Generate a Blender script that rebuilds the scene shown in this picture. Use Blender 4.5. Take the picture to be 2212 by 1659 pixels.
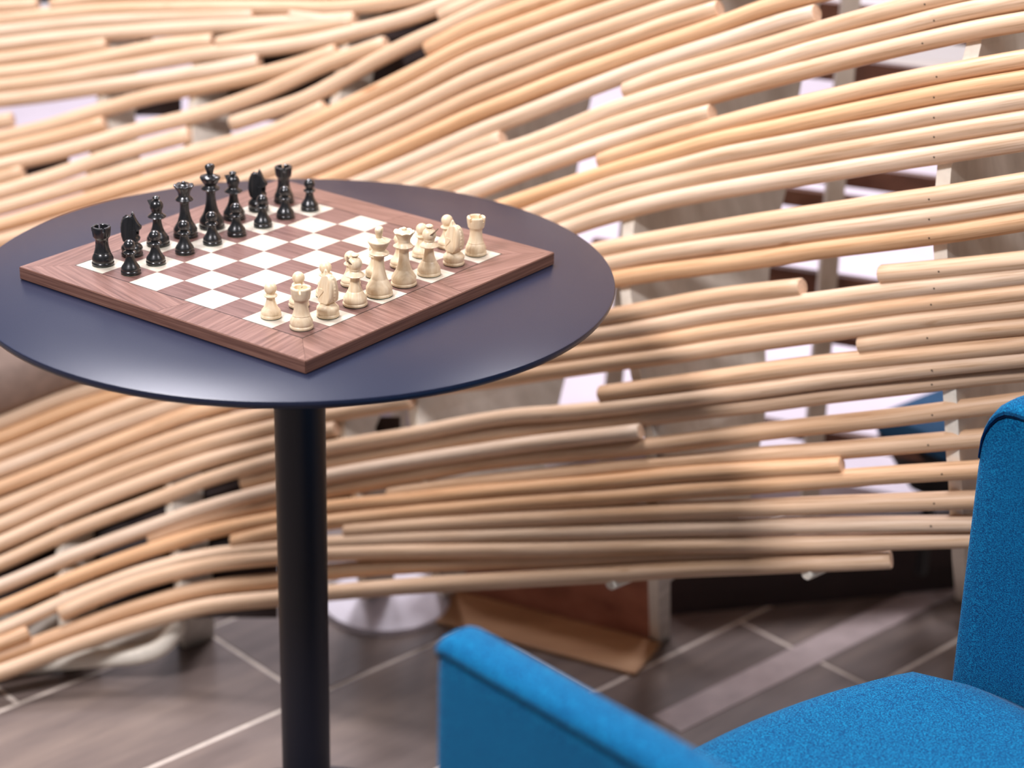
import bpy, bmesh, math, random
from mathutils import Vector, Matrix
random.seed(7)
for o in list(bpy.data.objects): bpy.data.objects.remove(o, do_unlink=True)
scene = bpy.context.scene
COL = scene.collection

# ------------------------------------------------------------------ camera
FPX, PCX, PCY = 4501.63, 1106.0, 829.5
CAM = Vector((0.232397, -2.092813, 1.520447))
RW = Matrix(((0.999694732, 0.00968372338, 0.0227303231),
             (0.0247071262, -0.391820852, -0.919709725),
             (0.0, 0.919990568, -0.391940499)))       # world -> camera (x right, y down, z forward)
cd = bpy.data.cameras.new('camera'); cam = bpy.data.objects.new('camera', cd); COL.objects.link(cam)
cd.sensor_fit = 'HORIZONTAL'; cd.sensor_width = 36.0; cd.lens = FPX/2212*36
right, down, fwd = Vector(RW[0]), Vector(RW[1]), Vector(RW[2])
M = Matrix((right, -down, -fwd)).transposed().to_4x4(); M.translation = CAM
cam.matrix_world = M
cd.dof.use_dof = True; cd.dof.focus_distance = 2.12; cd.dof.aperture_fstop = 3.0
cd.clip_start = 0.05
scene.camera = cam

# ------------------------------------------------------------------ world, lamps, exposure
w = bpy.data.worlds.new('world'); scene.world = w; w.use_nodes = True
w.node_tree.nodes['Background'].inputs[0].default_value = (1.0, 0.93, 0.95, 1)
w.node_tree.nodes['Background'].inputs[1].default_value = 0.13
def area(name, loc, target, size, power, color=(1, 1, 1)):
    l = bpy.data.lights.new(name, 'AREA'); l.shape = 'DISK'; l.size = size; l.energy = power; l.color = color
    o = bpy.data.objects.new(name, l); COL.objects.link(o); o.location = loc
    o.rotation_euler = (Vector(target)-Vector(loc)).to_track_quat('-Z', 'Y').to_euler()
    return o
area('overhead_light', (-0.95, -1.35, 2.75), (0.1, 0.4, 0.5), 0.5, 74, (1.0, 0.96, 1.0))
area('overhead_light', (-0.7, 0.75, 3.0), (-0.2, 0.3, 0.5), 0.7, 64, (1.0, 0.96, 1.0))
area('overhead_light', (1.7, -1.0, 3.0), (0.6, 0.0, 0.5), 0.7, 42, (1.0, 0.96, 0.99))
area('overhead_light', (1.3, 2.3, 3.0), (0.8, 2.0, 0.0), 1.4, 90, (0.96, 0.93, 1.0))  # added background light without a known fixture
area('overhead_light', (-0.9, 2.1, 3.5), (0.0, 0.8, 0.0), 1.0, 70, (0.95, 0.92, 1.0))  # added light, no fixture known; brightens the floor and gaps behind the rods
scene.view_settings.view_transform = 'Standard'; scene.view_settings.look = 'None'
scene.view_settings.gamma = 1.0; scene.view_settings.use_curve_mapping = False
scene.view_settings.exposure = -0.06

# ------------------------------------------------------------------ helpers
def bp(x, y, D):
    """point seen at photo position (x, y) at distance D along the optical axis"""
    v = Vector(((x-PCX)/FPX, (y-PCY)/FPX, 1.0))*D
    return CAM + RW.transposed() @ v
def onz(x, y, z):
    v = RW.transposed() @ Vector(((x-PCX)/FPX, (y-PCY)/FPX, 1.0))
    return CAM + v*((z-CAM.z)/v.z)
def new_obj(name, me, mat=None, parent=None):
    o = bpy.data.objects.new(name, me); COL.objects.link(o)
    if mat and not me.materials: me.materials.append(mat)
    if parent: o.parent = parent
    return o
def bm_obj(name, bm, mat=None, parent=None, smooth=False):
    me = bpy.data.meshes.new(name); bmesh.ops.recalc_face_normals(bm, faces=bm.faces[:]); bm.to_mesh(me); bm.free()
    if smooth:
        for p in me.polygons: p.use_smooth = True
    return new_obj(name, me, mat, parent)
def pd_obj(name, vs, fs, mat=None, parent=None, smooth=False):
    bm = bmesh.new(); V = [bm.verts.new(v) for v in vs]
    for f in fs:
        try: bm.faces.new([V[i] for i in f])
        except ValueError: pass
    return bm_obj(name, bm, mat, parent, smooth)
def empty(name, loc, rz=0):
    o = bpy.data.objects.new(name, None); COL.objects.link(o); o.location = loc; o.rotation_euler = (0, 0, rz)
    o.empty_display_size = 0.05
    return o
def tag(o, label, cat, group=None):
    o['label'] = label; o['category'] = cat
    if group: o['group'] = group
    return o
def box(bm, c, s, rot=None):
    m = Matrix.Translation(c) @ (rot.to_4x4() if rot else Matrix.Identity(4)) @ Matrix.Diagonal((s[0], s[1], s[2], 1))
    return bmesh.ops.create_cube(bm, size=1.0, matrix=m)['verts']
def bevel(bm, w, seg=2, edges=None):
    bmesh.ops.bevel(bm, geom=(edges or bm.edges[:]), offset=w, segments=seg, profile=0.7, affect='EDGES')
def autosmooth(o, ang=35):
    me = o.data
    for p in me.polygons: p.use_smooth = True
    bm = bmesh.new(); bm.from_mesh(me)
    for e in bm.edges:
        if len(e.link_faces) == 2 and e.calc_face_angle(0) > math.radians(ang): e.smooth = False
    bm.to_mesh(me); bm.free()
    return o

class NT:
    def __init__(s, name):
        s.m = bpy.data.materials.new(name); s.m.use_nodes = True; s.t = s.m.node_tree
        s.b = s.t.nodes['Principled BSDF']
    def n(s, typ, **kw):
        nd = s.t.nodes.new(typ)
        for k, v in kw.items():
            if k in nd.inputs: nd.inputs[k].default_value = v
            else: setattr(nd, k, v)
        return nd
    def l(s, a, b): s.t.links.new(a, b)
    def ramp(s, fac, stops):
        r = s.n('ShaderNodeValToRGB'); cr = r.color_ramp
        while len(cr.elements) < len(stops): cr.elements.new(0.5)
        for e, (p, c) in zip(cr.elements, stops): e.position = p; e.color = (*c, 1)
        s.l(fac, r.inputs[0]); return r.outputs[0]
    def mix(s, fac, a, b, mode='MIX'):
        m = s.n('ShaderNodeMix', data_type='RGBA', blend_type=mode)
        for sock, v in ((m.inputs[0], fac), (m.inputs[6], a), (m.inputs[7], b)):
            if hasattr(v, 'links') or hasattr(v, 'is_linked'): s.l(v, sock)
            elif isinstance(v, tuple): sock.default_value = (*v, 1) if len(v) == 3 else v
            else: sock.default_value = v
        return m.outputs[2]
    def bump(s, h, strength=0.2, dist=0.001):
        b = s.n('ShaderNodeBump'); b.inputs['Strength'].default_value = strength; b.inputs['Distance'].default_value = dist
        s.l(h, b.inputs['Height']); s.l(b.outputs[0], s.b.inputs['Normal'])
def plain(name, col, rough=0.5, metal=0.0, noise=0.0, nscale=80, spec=0.5):
    t = NT(name); t.b.inputs['Roughness'].default_value = rough; t.b.inputs['Metallic'].default_value = metal
    t.b.inputs['Specular IOR Level'].default_value = spec
    if noise:
        co = t.n('ShaderNodeTexCoord'); nz = t.n('ShaderNodeTexNoise', Scale=nscale, Detail=5.0)
        t.l(co.outputs['Object'], nz.inputs['Vector'])
        c = t.ramp(nz.outputs[0], [(0.3, tuple(x*(1-noise) for x in col)), (0.7, tuple(min(1, x*(1+noise)) for x in col))])
        t.l(c, t.b.inputs['Base Color'])
    else: t.b.inputs['Base Color'].default_value = (*col, 1)
    return t.m
def wood(name, dark, mid, light, rough=0.45, stretch=(4, 60, 60), nscale=1.0, coords='UV', tint=False, contrast=(0.3, 0.5, 0.7)):
    """streaky wood: noise drawn out along the first axis"""
    t = NT(name); t.b.inputs['Roughness'].default_value = rough
    co = t.n('ShaderNodeTexCoord'); oi = t.n('ShaderNodeObjectInfo')
    off = t.n('ShaderNodeVectorMath', operation='SCALE'); off.inputs[0].default_value = (17.3, 9.1, 4.7); t.l(oi.outputs['Random'], off.inputs['Scale'])
    add = t.n('ShaderNodeVectorMath', operation='ADD'); t.l(co.outputs[coords], add.inputs[0]); t.l(off.outputs[0], add.inputs[1])
    mp = t.n('ShaderNodeMapping'); mp.inputs['Scale'].default_value = stretch; t.l(add.outputs[0], mp.inputs['Vector'])
    nz = t.n('ShaderNodeTexNoise', Scale=nscale, Detail=6.0, Roughness=0.6, Distortion=0.3); t.l(mp.outputs[0], nz.inputs['Vector'])
    c = t.ramp(nz.outputs[0], [(contrast[0], dark), (contrast[1], mid), (contrast[2], light)])
    if tint: c = t.mix(1.0, c, oi.outputs['Color'], 'MULTIPLY')
    t.l(c, t.b.inputs['Base Color']); t.bump(nz.outputs[0], 0.12, 0.0006)
    return t.m

rt = NT('bent_rod_wood'); rt.b.inputs['Roughness'].default_value = 0.46; rt.b.inputs['Specular IOR Level'].default_value = 0.35
co = rt.n('ShaderNodeTexCoord'); oi = rt.n('ShaderNodeObjectInfo'); of = rt.n('ShaderNodeVectorMath', operation='SCALE'); of.inputs[0].default_value = (17.3, 9.1, 4.7); rt.l(oi.outputs['Random'], of.inputs['Scale'])
ad = rt.n('ShaderNodeVectorMath', operation='ADD'); rt.l(co.outputs['UV'], ad.inputs[0]); rt.l(of.outputs[0], ad.inputs[1])
def rnoise(sc, det, stops):
    mp = rt.n('ShaderNodeMapping'); mp.inputs['Scale'].default_value = sc; rt.l(ad.outputs[0], mp.inputs[0])
    nz = rt.n('ShaderNodeTexNoise', Scale=1.0, Detail=det, Roughness=0.65); rt.l(mp.outputs[0], nz.inputs['Vector'])
    return rt.ramp(nz.outputs[0], stops), nz
g1, n1 = rnoise((9, 420, 1), 5.0, [(0.30, (0.62, 0.53, 0.43)), (0.5, (0.94, 0.92, 0.895)), (0.7, (1, 1, 1))])
g2, n2 = rnoise((2.2, 34, 1), 3.0, [(0.30, (0.84, 0.75, 0.65)), (0.52, (1, 0.99, 0.98)), (0.8, (1, 1, 1))])
g3, n3 = rnoise((11, 60, 1), 2.0, [(0.20, (0.62, 0.48, 0.36)), (0.29, (1, 1, 1)), (0.9, (1, 1, 1))])
c = rt.mix(1.0, g1, g2, 'MULTIPLY'); c = rt.mix(1.0, c, g3, 'MULTIPLY'); c = rt.mix(1.0, c, oi.outputs['Color'], 'MULTIPLY')
rt.l(c, rt.b.inputs['Base Color']); rt.bump(n1.outputs[0], 0.18, 0.0005)
M_ROD = rt.m
M_RODEND = plain('rod_end_grain', (0.74, 0.50, 0.34), 0.7, noise=0.15, nscale=300)
M_RIBEDGE = plain('plywood_edge', (0.90, 0.84, 0.72), 0.6, noise=0.06, nscale=120)
M_RIBFACE = wood('plywood_face', (0.50, 0.445, 0.37), (0.60, 0.545, 0.47), (0.70, 0.64, 0.56), 0.6, (30, 30, 2.2), 1.0, 'Object')
M_REAR = wood('shaded_rail_wood', (0.10, 0.045, 0.03), (0.17, 0.075, 0.05), (0.23, 0.11, 0.07), 0.55, (2, 30, 30), 1.0, 'Object')
M_SHADE = wood('dark_shade_backing', (0.020, 0.011, 0.010), (0.032, 0.018, 0.017), (0.045, 0.026, 0.025), 0.7, (3, 20, 20), 1.0, 'Object')  # dark tone stands in for shade behind the rods
M_KICK = wood('red_brown_wood', (0.28, 0.10, 0.06), (0.42, 0.16, 0.10), (0.52, 0.22, 0.14), 0.5, (3, 30, 30), 1.0, 'Object')
M_REFL = wood('orange_reflection_tone', (0.42, 0.22, 0.11), (0.58, 0.33, 0.17), (0.68, 0.42, 0.24), 0.45, (3, 30, 30), 1.0, 'Object')  # orange tone of a reflection painted on the floor
M_HOLE = plain('screw_hole_dark', (0.05, 0.03, 0.02), 0.9)

# ------------------------------------------------------------------ floor: plank tiles with pale joints
ANG = math.radians(43.5)
TL, TW = 0.612, 0.2455
M_GROUT = plain('pale_grout', (0.72, 0.63, 0.55), 0.8, noise=0.1, nscale=60)
tl = NT('grey_brown_tile'); tl.b.inputs['Roughness'].default_value = 0.33
co = tl.n('ShaderNodeTexCoord'); oi = tl.n('ShaderNodeObjectInfo')
of = tl.n('ShaderNodeVectorMath', operation='SCALE'); of.inputs[0].default_value = (7, 13, 5); tl.l(oi.outputs['Random'], of.inputs['Scale'])
ad = tl.n('ShaderNodeVectorMath', operation='ADD'); tl.l(co.outputs['Object'], ad.inputs[0]); tl.l(of.outputs[0], ad.inputs[1])
mp = tl.n('ShaderNodeMapping'); mp.inputs['Scale'].default_value = (1.2, 9, 1); tl.l(ad.outputs[0], mp.inputs[0])
nz = tl.n('ShaderNodeTexNoise', Scale=2.2, Detail=7.0, Roughness=0.62); tl.l(mp.outputs[0], nz.inputs['Vector'])
tl.l(tl.ramp(nz.outputs[0], [(0.3, (0.13, 0.098, 0.088)), (0.5, (0.19, 0.147, 0.13)), (0.72, (0.28, 0.215, 0.18))]), tl.b.inputs['Base Color'])
tl.bump(nz.outputs[0], 0.08, 0.002)
M_TILE = tl.m
bm = bmesh.new(); box(bm, (0, 1.5, -0.0335), (14, 14, 0.065)); floor = bm_obj('floor', bm, M_GROUT); floor['kind'] = 'structure'
g = 0.0033
bm = bmesh.new(); box(bm, (TL/2, TW/2, -0.002), (TL-2*g, TW-2*g, 0.004))
bevel(bm, 0.0009, 1, [e for e in bm.edges if all(v.co.z > -0.003 for v in e.verts)])
tile_me = bpy.data.meshes.new('plank_tile'); bm.to_mesh(tile_me); bm.free(); tile_me.materials.append(M_TILE)
ca, sa = math.cos(ANG), math.sin(ANG)
# tile frame: a along the planks, b across; joints measured from the photograph
B0 = 0.287
cnt = 0
cells = []
for r in range(-14, 14):
    for k in range(-9, 10):
        a0 = (0.2230 if (r % 2 == 0) else 0.5300) + k*TL; b0 = B0 + r*TW
        ac, bc = a0+TL/2, b0+TW/2
        x, y = ac*ca-bc*sa, ac*sa+bc*ca
        if -2.2 < x < 2.6 and -2.4 < y < 2.6: cells.append(((x-0.3)**2+(y-0.4)**2, a0, b0))
cells.sort()
for d, a0, b0 in cells[:150]:
    o = new_obj('floor_tile', tile_me, None, floor); o.location = (a0*ca-b0*sa, a0*sa+b0*ca, 0.0); o.rotation_euler = (0, 0, ANG)
bm = bmesh.new()
for d, a0, b0 in cells[150:]:
    m = Matrix.Translation((a0*ca-b0*sa, a0*sa+b0*ca, 0)) @ Matrix.Rotation(ANG, 4, 'Z')
    b2 = bmesh.new(); b2.from_mesh(tile_me); b2.transform(m); me2 = bpy.data.meshes.new('x'); b2.to_mesh(me2); b2.free(); bm.from_mesh(me2); bpy.data.meshes.remove(me2)
o = bm_obj('outer_tiles', bm, M_TILE, floor); o['kind'] = 'stuff'

# ------------------------------------------------------------------ room behind the partition
M_WALL = plain('white_plaster', (0.86, 0.84, 0.87), 0.85, noise=0.02, nscale=20)
bm = bmesh.new(); box(bm, (0.6, 4.05, 1.6), (12, 0.1, 3.2)); wb = bm_obj('wall_back', bm, M_WALL); wb['kind'] = 'structure'
bm = bmesh.new(); box(bm, (0.6, 3.985, 0.05), (12, 0.02, 0.1)); bb = bm_obj('baseboard_back', bm, plain('baseboard_paint', (0.7, 0.68, 0.68), 0.6)); bb['kind'] = 'structure'
M_LITFLOOR = plain('lit_floor_lilac', (0.60, 0.53, 0.59), 0.5, noise=0.04, nscale=12)  # paleness stands in for strong light on the floor behind
def prism(name, pts, z0, z1, mat, parent=None, bev=0.0):
    n = len(pts); vs = [(p[0], p[1], z0) for p in pts]+[(p[0], p[1], z1) for p in pts]
    fs = [list(range(n))[::-1], list(range(n, 2*n))]+[[i, (i+1) % n, n+(i+1) % n, n+i] for i in range(n)]
    bm = bmesh.new(); V = [bm.verts.new(v) for v in vs]
    for f in fs: bm.faces.new([V[i] for i in f])
    bmesh.ops.recalc_face_normals(bm, faces=bm.faces[:])
    if bev: bevel(bm, bev, 2)
    return bm_obj(name, bm, mat, parent)

# ------------------------------------------------------------------ the partition of bent rods
DC = [2.66798, -0.45929, -0.06467, -0.0395, 0.19366, 0.06108, 0.10634, 0.0652, 0.12287, 0.02703]
def wallD(x, y):
    X = (min(max(x, -420), 2600)-1106)/1106; Y = (min(max(y, -300), 1500)-830)/830
    b = [1, X, Y, X*X, X*Y, Y*Y, X**3, X*X*Y, X*Y*Y, Y**3]
    return sum(p*q for p, q in zip(DC, b))
ROD_R = 0.0112
part = tag(empty('rod_partition', onz(1400, 1385, 0)), 'tall wavy partition of bent pale wooden rods fixed across plywood ribs', 'partition')
PINV = Matrix.Translation(part.location).inverted()
def in_part(p): return PINV @ Vector(p)
# every rod: course through the photograph, tone (-1 bleached .. 1 orange), depth offset
RODS = [
 # ---- upper right, sharp
 ([(1350,197),(1443,163),(1546,133),(1659,100),(1768,67),(1920,25),(2037,-3),(2212,-45)], .15),
 ([(0,740),(442,590),(700,480),(884,407),(934,385),(1017,353),(1091,328),(1151,308),(1251,268),(1326,237),(1443,199),(1546,170),(1659,138),(1768,105),(1927,65),(2053,33),(2212,2)], -.1),
 ([(442,625),(700,513),(884,440),(984,398),(1084,360),(1217,312),(1326,271),(1443,235),(1526,210),(1626,182),(1768,145),(1887,115),(2003,88),(2120,63),(2212,47)], .1),
 ([(442,660),(700,548),(884,472),(1050,405),(1117,378),(1217,342),(1326,305),(1443,269),(1540,243)], -.1),
 ([(1296,350),(1326,339),(1443,302),(1546,273),(1659,243),(1768,218),(1920,183),(2062,155),(2212,129)], .35),
 ([(442,700),(700,590),(884,520),(1050,460),(1117,437),(1217,404),(1326,369),(1443,334),(1546,305),(1659,281),(1768,258),(1903,230),(2053,200),(2212,173)], .75),
 ([(640,640),(884,558),(1050,500),(1150,462),(1217,436),(1326,398),(1443,367),(1559,337),(1659,318),(1768,297),(1903,272),(2053,244),(2212,217)], .0),
 ([(640,675),(884,592),(1100,512),(1217,468),(1326,429),(1443,399),(1559,374),(1659,356),(1768,335),(1903,312),(2053,286),(2212,260)], .05),
 ([(640,708),(884,625),(1150,523),(1250,486),(1326,462),(1443,432),(1559,410),(1659,393),(1768,376),(1903,353),(2053,330),(2212,305)], -.25),
 ([(700,715),(950,635),(1150,577),(1250,552),(1326,535),(1426,516),(1543,496),(1659,477),(1768,461),(1937,436),(2070,417),(2212,394)], .2),
 ([(700,745),(950,668),(1150,610),(1250,586),(1326,568),(1426,549),(1543,532),(1659,517),(1768,501),(1937,479),(2070,460),(2212,437)], .1),
 ([(0,947),(200,870),(600,765),(890,700),(1167,632),(1326,603),(1426,588),(1559,571),(1693,552),(1770,540),(1937,519),(2070,501),(2212,478)], .75),
 ([(0,983),(300,866),(600,785),(890,738),(1167,706),(1326,683),(1426,664),(1559,640),(1735,620)], .3),
 ([(1902,593),(2037,581),(2212,563)], .15),
 ([(0,1017),(300,902),(600,815),(890,774),(1167,742),(1326,720),(1426,703),(1559,678),(1768,650),(1925,629),(2103,609),(2212,596)], .05),
 ([(0,1055),(300,937),(420,893),(600,850),(890,808),(1167,775),(1326,753),(1443,735),(1559,715),(1768,686),(1937,662),(2103,643),(2212,630)], .45),
 ([(0,1096),(300,975),(450,924),(600,887),(708,868),(890,842),(1050,823),(1167,806),(1326,783),(1443,768),(1559,750),(1768,721),(1937,698),(2103,678),(2212,666)], .25),
 ([(1857,746),(2037,721),(2212,703)], .2),
 ([(1297,852),(1326,848),(1493,825),(1659,801),(1768,787),(1937,770),(2103,753),(2212,741)], .5),
 ([(0,1218),(150,1150),(300,1093),(450,1036),(600,992),(708,968),(884,939),(1017,913),(1117,898),(1217,891),(1326,880),(1493,860),(1659,839),(1768,823),(1937,803),(2103,785),(2212,774)], .05),
 ([(523,1045),(600,1024),(708,1000),(884,970),(1017,946),(1150,928),(1326,911),(1493,889),(1659,870),(1768,855),(1937,835),(2103,815),(2212,804)], .25),
 ([(0,1267),(150,1204),(300,1148),(450,1096),(600,1056),(708,1029),(884,998),(1017,977),(1150,958),(1326,938),(1386,931)], -.3),
 ([(322,1165),(450,1120),(600,1086),(708,1061),(884,1028),(1017,1003),(1150,986),(1326,972),(1426,961),(1526,948),(1659,931),(1768,919),(1937,901),(2103,880),(2212,867)], .3),
 ([(840,1070),(884,1063),(1017,1046),(1150,1033),(1326,1013),(1493,1000),(1659,983),(1768,976),(1937,962),(2133,945),(2212,938)], .4),
 ([(0,1315),(150,1252),(300,1197),(450,1150),(600,1120),(708,1097),(884,1080),(1017,1066),(1150,1055),(1326,1040),(1459,1026),(1593,1017),(1768,1008),(1820,1004)], .55),
 ([(502,1172),(600,1148),(708,1128),(884,1108),(1017,1096),(1150,1085),(1326,1073),(1493,1058),(1659,1046),(1768,1037),(1937,1025),(2115,1014),(2212,1008)], .5),
 ([(746,1147),(884,1136),(1084,1123),(1200,1117),(1326,1110),(1493,1102),(1659,1096),(1768,1091),(1937,1085),(2105,1079),(2212,1075)], .35),
 ([(0,1362),(150,1295),(300,1238),(445,1201),(600,1184),(708,1173),(884,1163),(1084,1156),(1200,1151),(1326,1147),(1474,1141),(1749,1134),(2092,1130),(2212,1128)], .0),
 ([(128,1326),(200,1295),(300,1258),(445,1221),(600,1203),(708,1195),(884,1190),(1084,1187),(1200,1186),(1326,1182),(1474,1178),(1749,1174),(2087,1164),(2212,1160)], .2),
 ([(0,1420),(152,1363),(300,1311),(445,1272),(600,1254),(708,1236),(884,1222),(1084,1212),(1200,1209),(1326,1203),(1474,1200),(1657,1198),(1922,1193)], .25),
 ([(0,1453),(152,1397),(300,1348),(445,1310),(600,1293),(708,1281),(884,1266),(1084,1254),(1200,1247),(1326,1240),(1474,1229),(1657,1221),(1886,1211),(1927,1209)], .15),
 # ---- lower left bench front
 ([(0,915),(150,856),(400,785),(600,735),(760,705)], -.1),
 ([(0,1136),(150,1070),(300,1011),(450,960),(600,922),(708,898),(800,880),(890,864)], .1),
 ([(0,1175),(150,1107),(300,1047),(450,995),(600,957),(708,930),(728,926)], .2),
 ([(0,1391),(63,1366)], .45),
 # ---- upper middle and left
 ([(0,450),(117,416),(233,381),(333,352),(442,323),(520,303),(592,283),(642,260),(703,232)], .1),
 ([(0,487),(117,453),(233,418),(333,388),(442,355),(500,335),(575,308),(675,265),(775,217),(884,163),(1017,95),(1117,57),(1217,20),(1280,-4)], .5),
 ([(0,522),(150,478),(300,432),(442,390),(575,343),(675,300),(775,252),(884,200),(1017,131),(1117,92),(1217,55),(1326,18),(1380,0)], .1),
 ([(0,560),(300,467),(442,423),(609,361),(675,333),(775,289),(884,238),(1017,172),(1117,132),(1217,95),(1326,57),(1443,17),(1500,-3)], .0),
 ([(0,598),(442,458),(575,408),(675,368),(775,326),(884,277),(1017,213),(1117,172),(1217,133),(1326,95),(1443,53),(1556,18)], .1),
 ([(0,635),(442,492),(675,404),(775,362),(884,313),(1017,252),(1117,212),(1217,172),(1326,133),(1443,92),(1559,53),(1653,18),(1768,-14)], .7),
 ([(0,670),(442,525),(700,427),(800,387),(884,352),(951,322),(1051,279),(1151,240),(1251,200),(1326,171),(1443,129),(1556,93),(1686,50),(1766,28)], -.3),
 ([(0,705),(442,558),(700,455),(800,417),(884,383),(951,355),(1017,325),(1087,298)], .0),
 ([(922,108),(1017,60),(1117,22),(1177,0)], .5),
 ([(500,268),(592,238),(662,213),(742,170),(809,133),(884,95),(951,65),(1017,33),(1090,0)], .2),
 ([(0,415),(117,380),(233,339),(333,312),(412,290)], .1),
 ([(952,36),(1017,6),(1060,-14)], .1),
 ([(0,187),(117,172),(233,152),(350,132),(442,117),(575,105),(675,90),(775,67),(884,38),(950,14),(1010,-8)], -.1),
 ([(0,43),(117,31),(233,22),(442,17),(600,17),(700,18),(800,11),(884,-3),(950,-20)], .0),
 ([(0,97),(117,83),(233,72),(442,58),(580,51),(675,47),(768,41)], .0),
 ([(0,68),(117,56),(233,45),(442,37),(551,34)], -.2),
 ([(0,15),(84,10)], .0),
 ([(110,12),(230,-6),(442,-12),(700,-12),(884,-36)], .15),
 ([(0,128),(117,113),(233,97)], -.05),
 ([(0,158),(117,144),(233,123),(350,100),(442,90),(462,88)], .05),
 ([(630,33),(700,46),(760,48)], -.1),
 ([(470,96),(575,76),(675,62),(770,45)], .1),
 ([(0,217),(117,203),(233,186),(350,170),(442,155),(509,143),(562,133)], -.35),
 ([(0,298),(100,275),(167,254),(233,234),(333,207),(442,187),(542,167),(609,150),(675,129),(729,110)], .35),
 ([(0,263),(30,257)], .1),
 ([(0,324),(133,293),(228,266)], .15),
 ([(0,358),(57,345),(133,328),(233,300),(333,272),(442,245),(525,217),(592,191),(642,168),(709,138),(775,115),(836,94)], .1),
 ([(0,385),(52,370)], .0),
 ([(0,-18),(300,-36),(600,-42),(884,-72)], .0),
 ([(0,-50),(300,-68),(600,-76),(884,-108)], .2),
]
for k in range(4):
    RODS.append(([(0, -88-37*k), (300, -108-37*k), (600, -122-37*k), (884, -160-37*k), (1180, -262-37*k), (1500, -352-38*k), (1850, -420-40*k), (2212, -470-42*k)], random.uniform(-.2, .5)))
for k in range(4, 24):  # added unseen rods, stacked higher to shape the table top's reflections
    RODS.append(([(560+14*(k*7 % 11), -118-37*k), (884, -160-37*k), (1180, -262-37*k), (1500, -352-38*k), (1850, -420-40*k), (2212, -470-42*k)], random.uniform(-.2, .5)))
for k in range(7):
    RODS.append(([(1560+95*k, -30-34*k), (1800, -100-36*k), (2212, -190-42*k)] if k < 2 else [(1300-30*k, -58-26*k), (1550, -140-28*k), (1850, -205-34*k), (2212, -262-38*k)], random.uniform(-.1, .5)))
def catmull(P, step=26):
    out = []
    n = len(P)
    for i in range(n-1):
        p0 = P[i-1] if i else (2*P[0][0]-P[1][0], 2*P[0][1]-P[1][1])
        p1, p2 = P[i], P[i+1]
        p3 = P[i+2] if i+2 < n else (2*P[-1][0]-P[-2][0], 2*P[-1][1]-P[-2][1])
        # non-uniform in x: cubic Hermite on y(x)
        d = max(1, p2[0]-p1[0]); k = max(1, int(round(d/step)))
        m1 = (p2[1]-p0[1])/max(1, p2[0]-p0[0]); m2 = (p3[1]-p1[1])/max(1, p3[0]-p1[0])
        for j in range(k):
            t = j/k
            h = (2*t**3-3*t*t+1)*p1[1]+(t**3-2*t*t+t)*d*m1+(-2*t**3+3*t*t)*p2[1]+(t**3-t*t)*d*m2
            out.append((p1[0]+d*t, h))
    out.append(P[-1]); return out
def tube(name, pts, r, mat, parent, sides=12, endmat=None, round_end=True):
    """closed rod along 3-D points, UV in metres along the rod"""
    n = len(pts); bm = bmesh.new(); uvl = bm.loops.layers.uv.new('UVMap')
    T = [(pts[min(i+1, n-1)]-pts[max(i-1, 0)]).normalized() for i in range(n)]
    u = T[0].orthogonal().normalized(); L = [0.0]
    for i in range(1, n): L.append(L[-1]+(pts[i]-pts[i-1]).length)
    rings = []; stations = []
    if round_end:
        stations.append((pts[0]+T[0]*0.0004, T[0], r*0.86, 0.0))
        stations.append((pts[0]+T[0]*0.0022, T[0], r, 0.002))
    else: stations.append((pts[0], T[0], r, 0.0))
    for i in range(1, n-1): stations.append((pts[i], T[i], r, L[i]))
    if round_end:
        stations.append((pts[-1]-T[-1]*0.0022, T[-1], r, L[-1]-0.002)); stations.append((pts[-1]-T[-1]*0.0004, T[-1], r*0.86, L[-1]))
    else: stations.append((pts[-1], T[-1], r, L[-1]))
    for c, t, rr, l in stations:
        u = (u-t*u.dot(t)).normalized(); v = t.cross(u)
        rings.append(([bm.verts.new(c+(u*math.cos(2*math.pi*k/sides)+v*math.sin(2*math.pi*k/sides))*rr) for k in range(sides)], l))
    for (A, la), (B, lb) in zip(rings, rings[1:]):
        for k in range(sides):
            f = bm.faces.new((A[k], A[(k+1) % sides], B[(k+1) % sides], B[k])); f.smooth = True
            for lo, (uu, vv) in zip(f.loops, ((la, k), (la, k+1), (lb, k+1), (lb, k))):
                a = 2*math.pi*vv/sides; lo[uvl].uv = (uu, vv/sides*0.066)
    for R_, fl in ((rings[0][0], True), (rings[-1][0], False)):
        f = bm.faces.new(R_[::-1] if fl else R_); f.material_index = 1 if endmat else 0
    me = bpy.data.meshes.new(name); bm.to_mesh(me); bm.free(); me.materials.append(mat)
    if endmat: me.materials.append(endmat)
    return new_obj(name, me, None, parent)
rnd = random.Random(3)
hole_bm = bmesh.new(); bmesh.ops.create_circle(hole_bm, cap_ends=True, segments=8, radius=0.0011)
hole_me = bpy.data.meshes.new('screw_hole'); hole_bm.to_mesh(hole_me); hole_bm.free(); hole_me.materials.append(M_HOLE)
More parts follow.
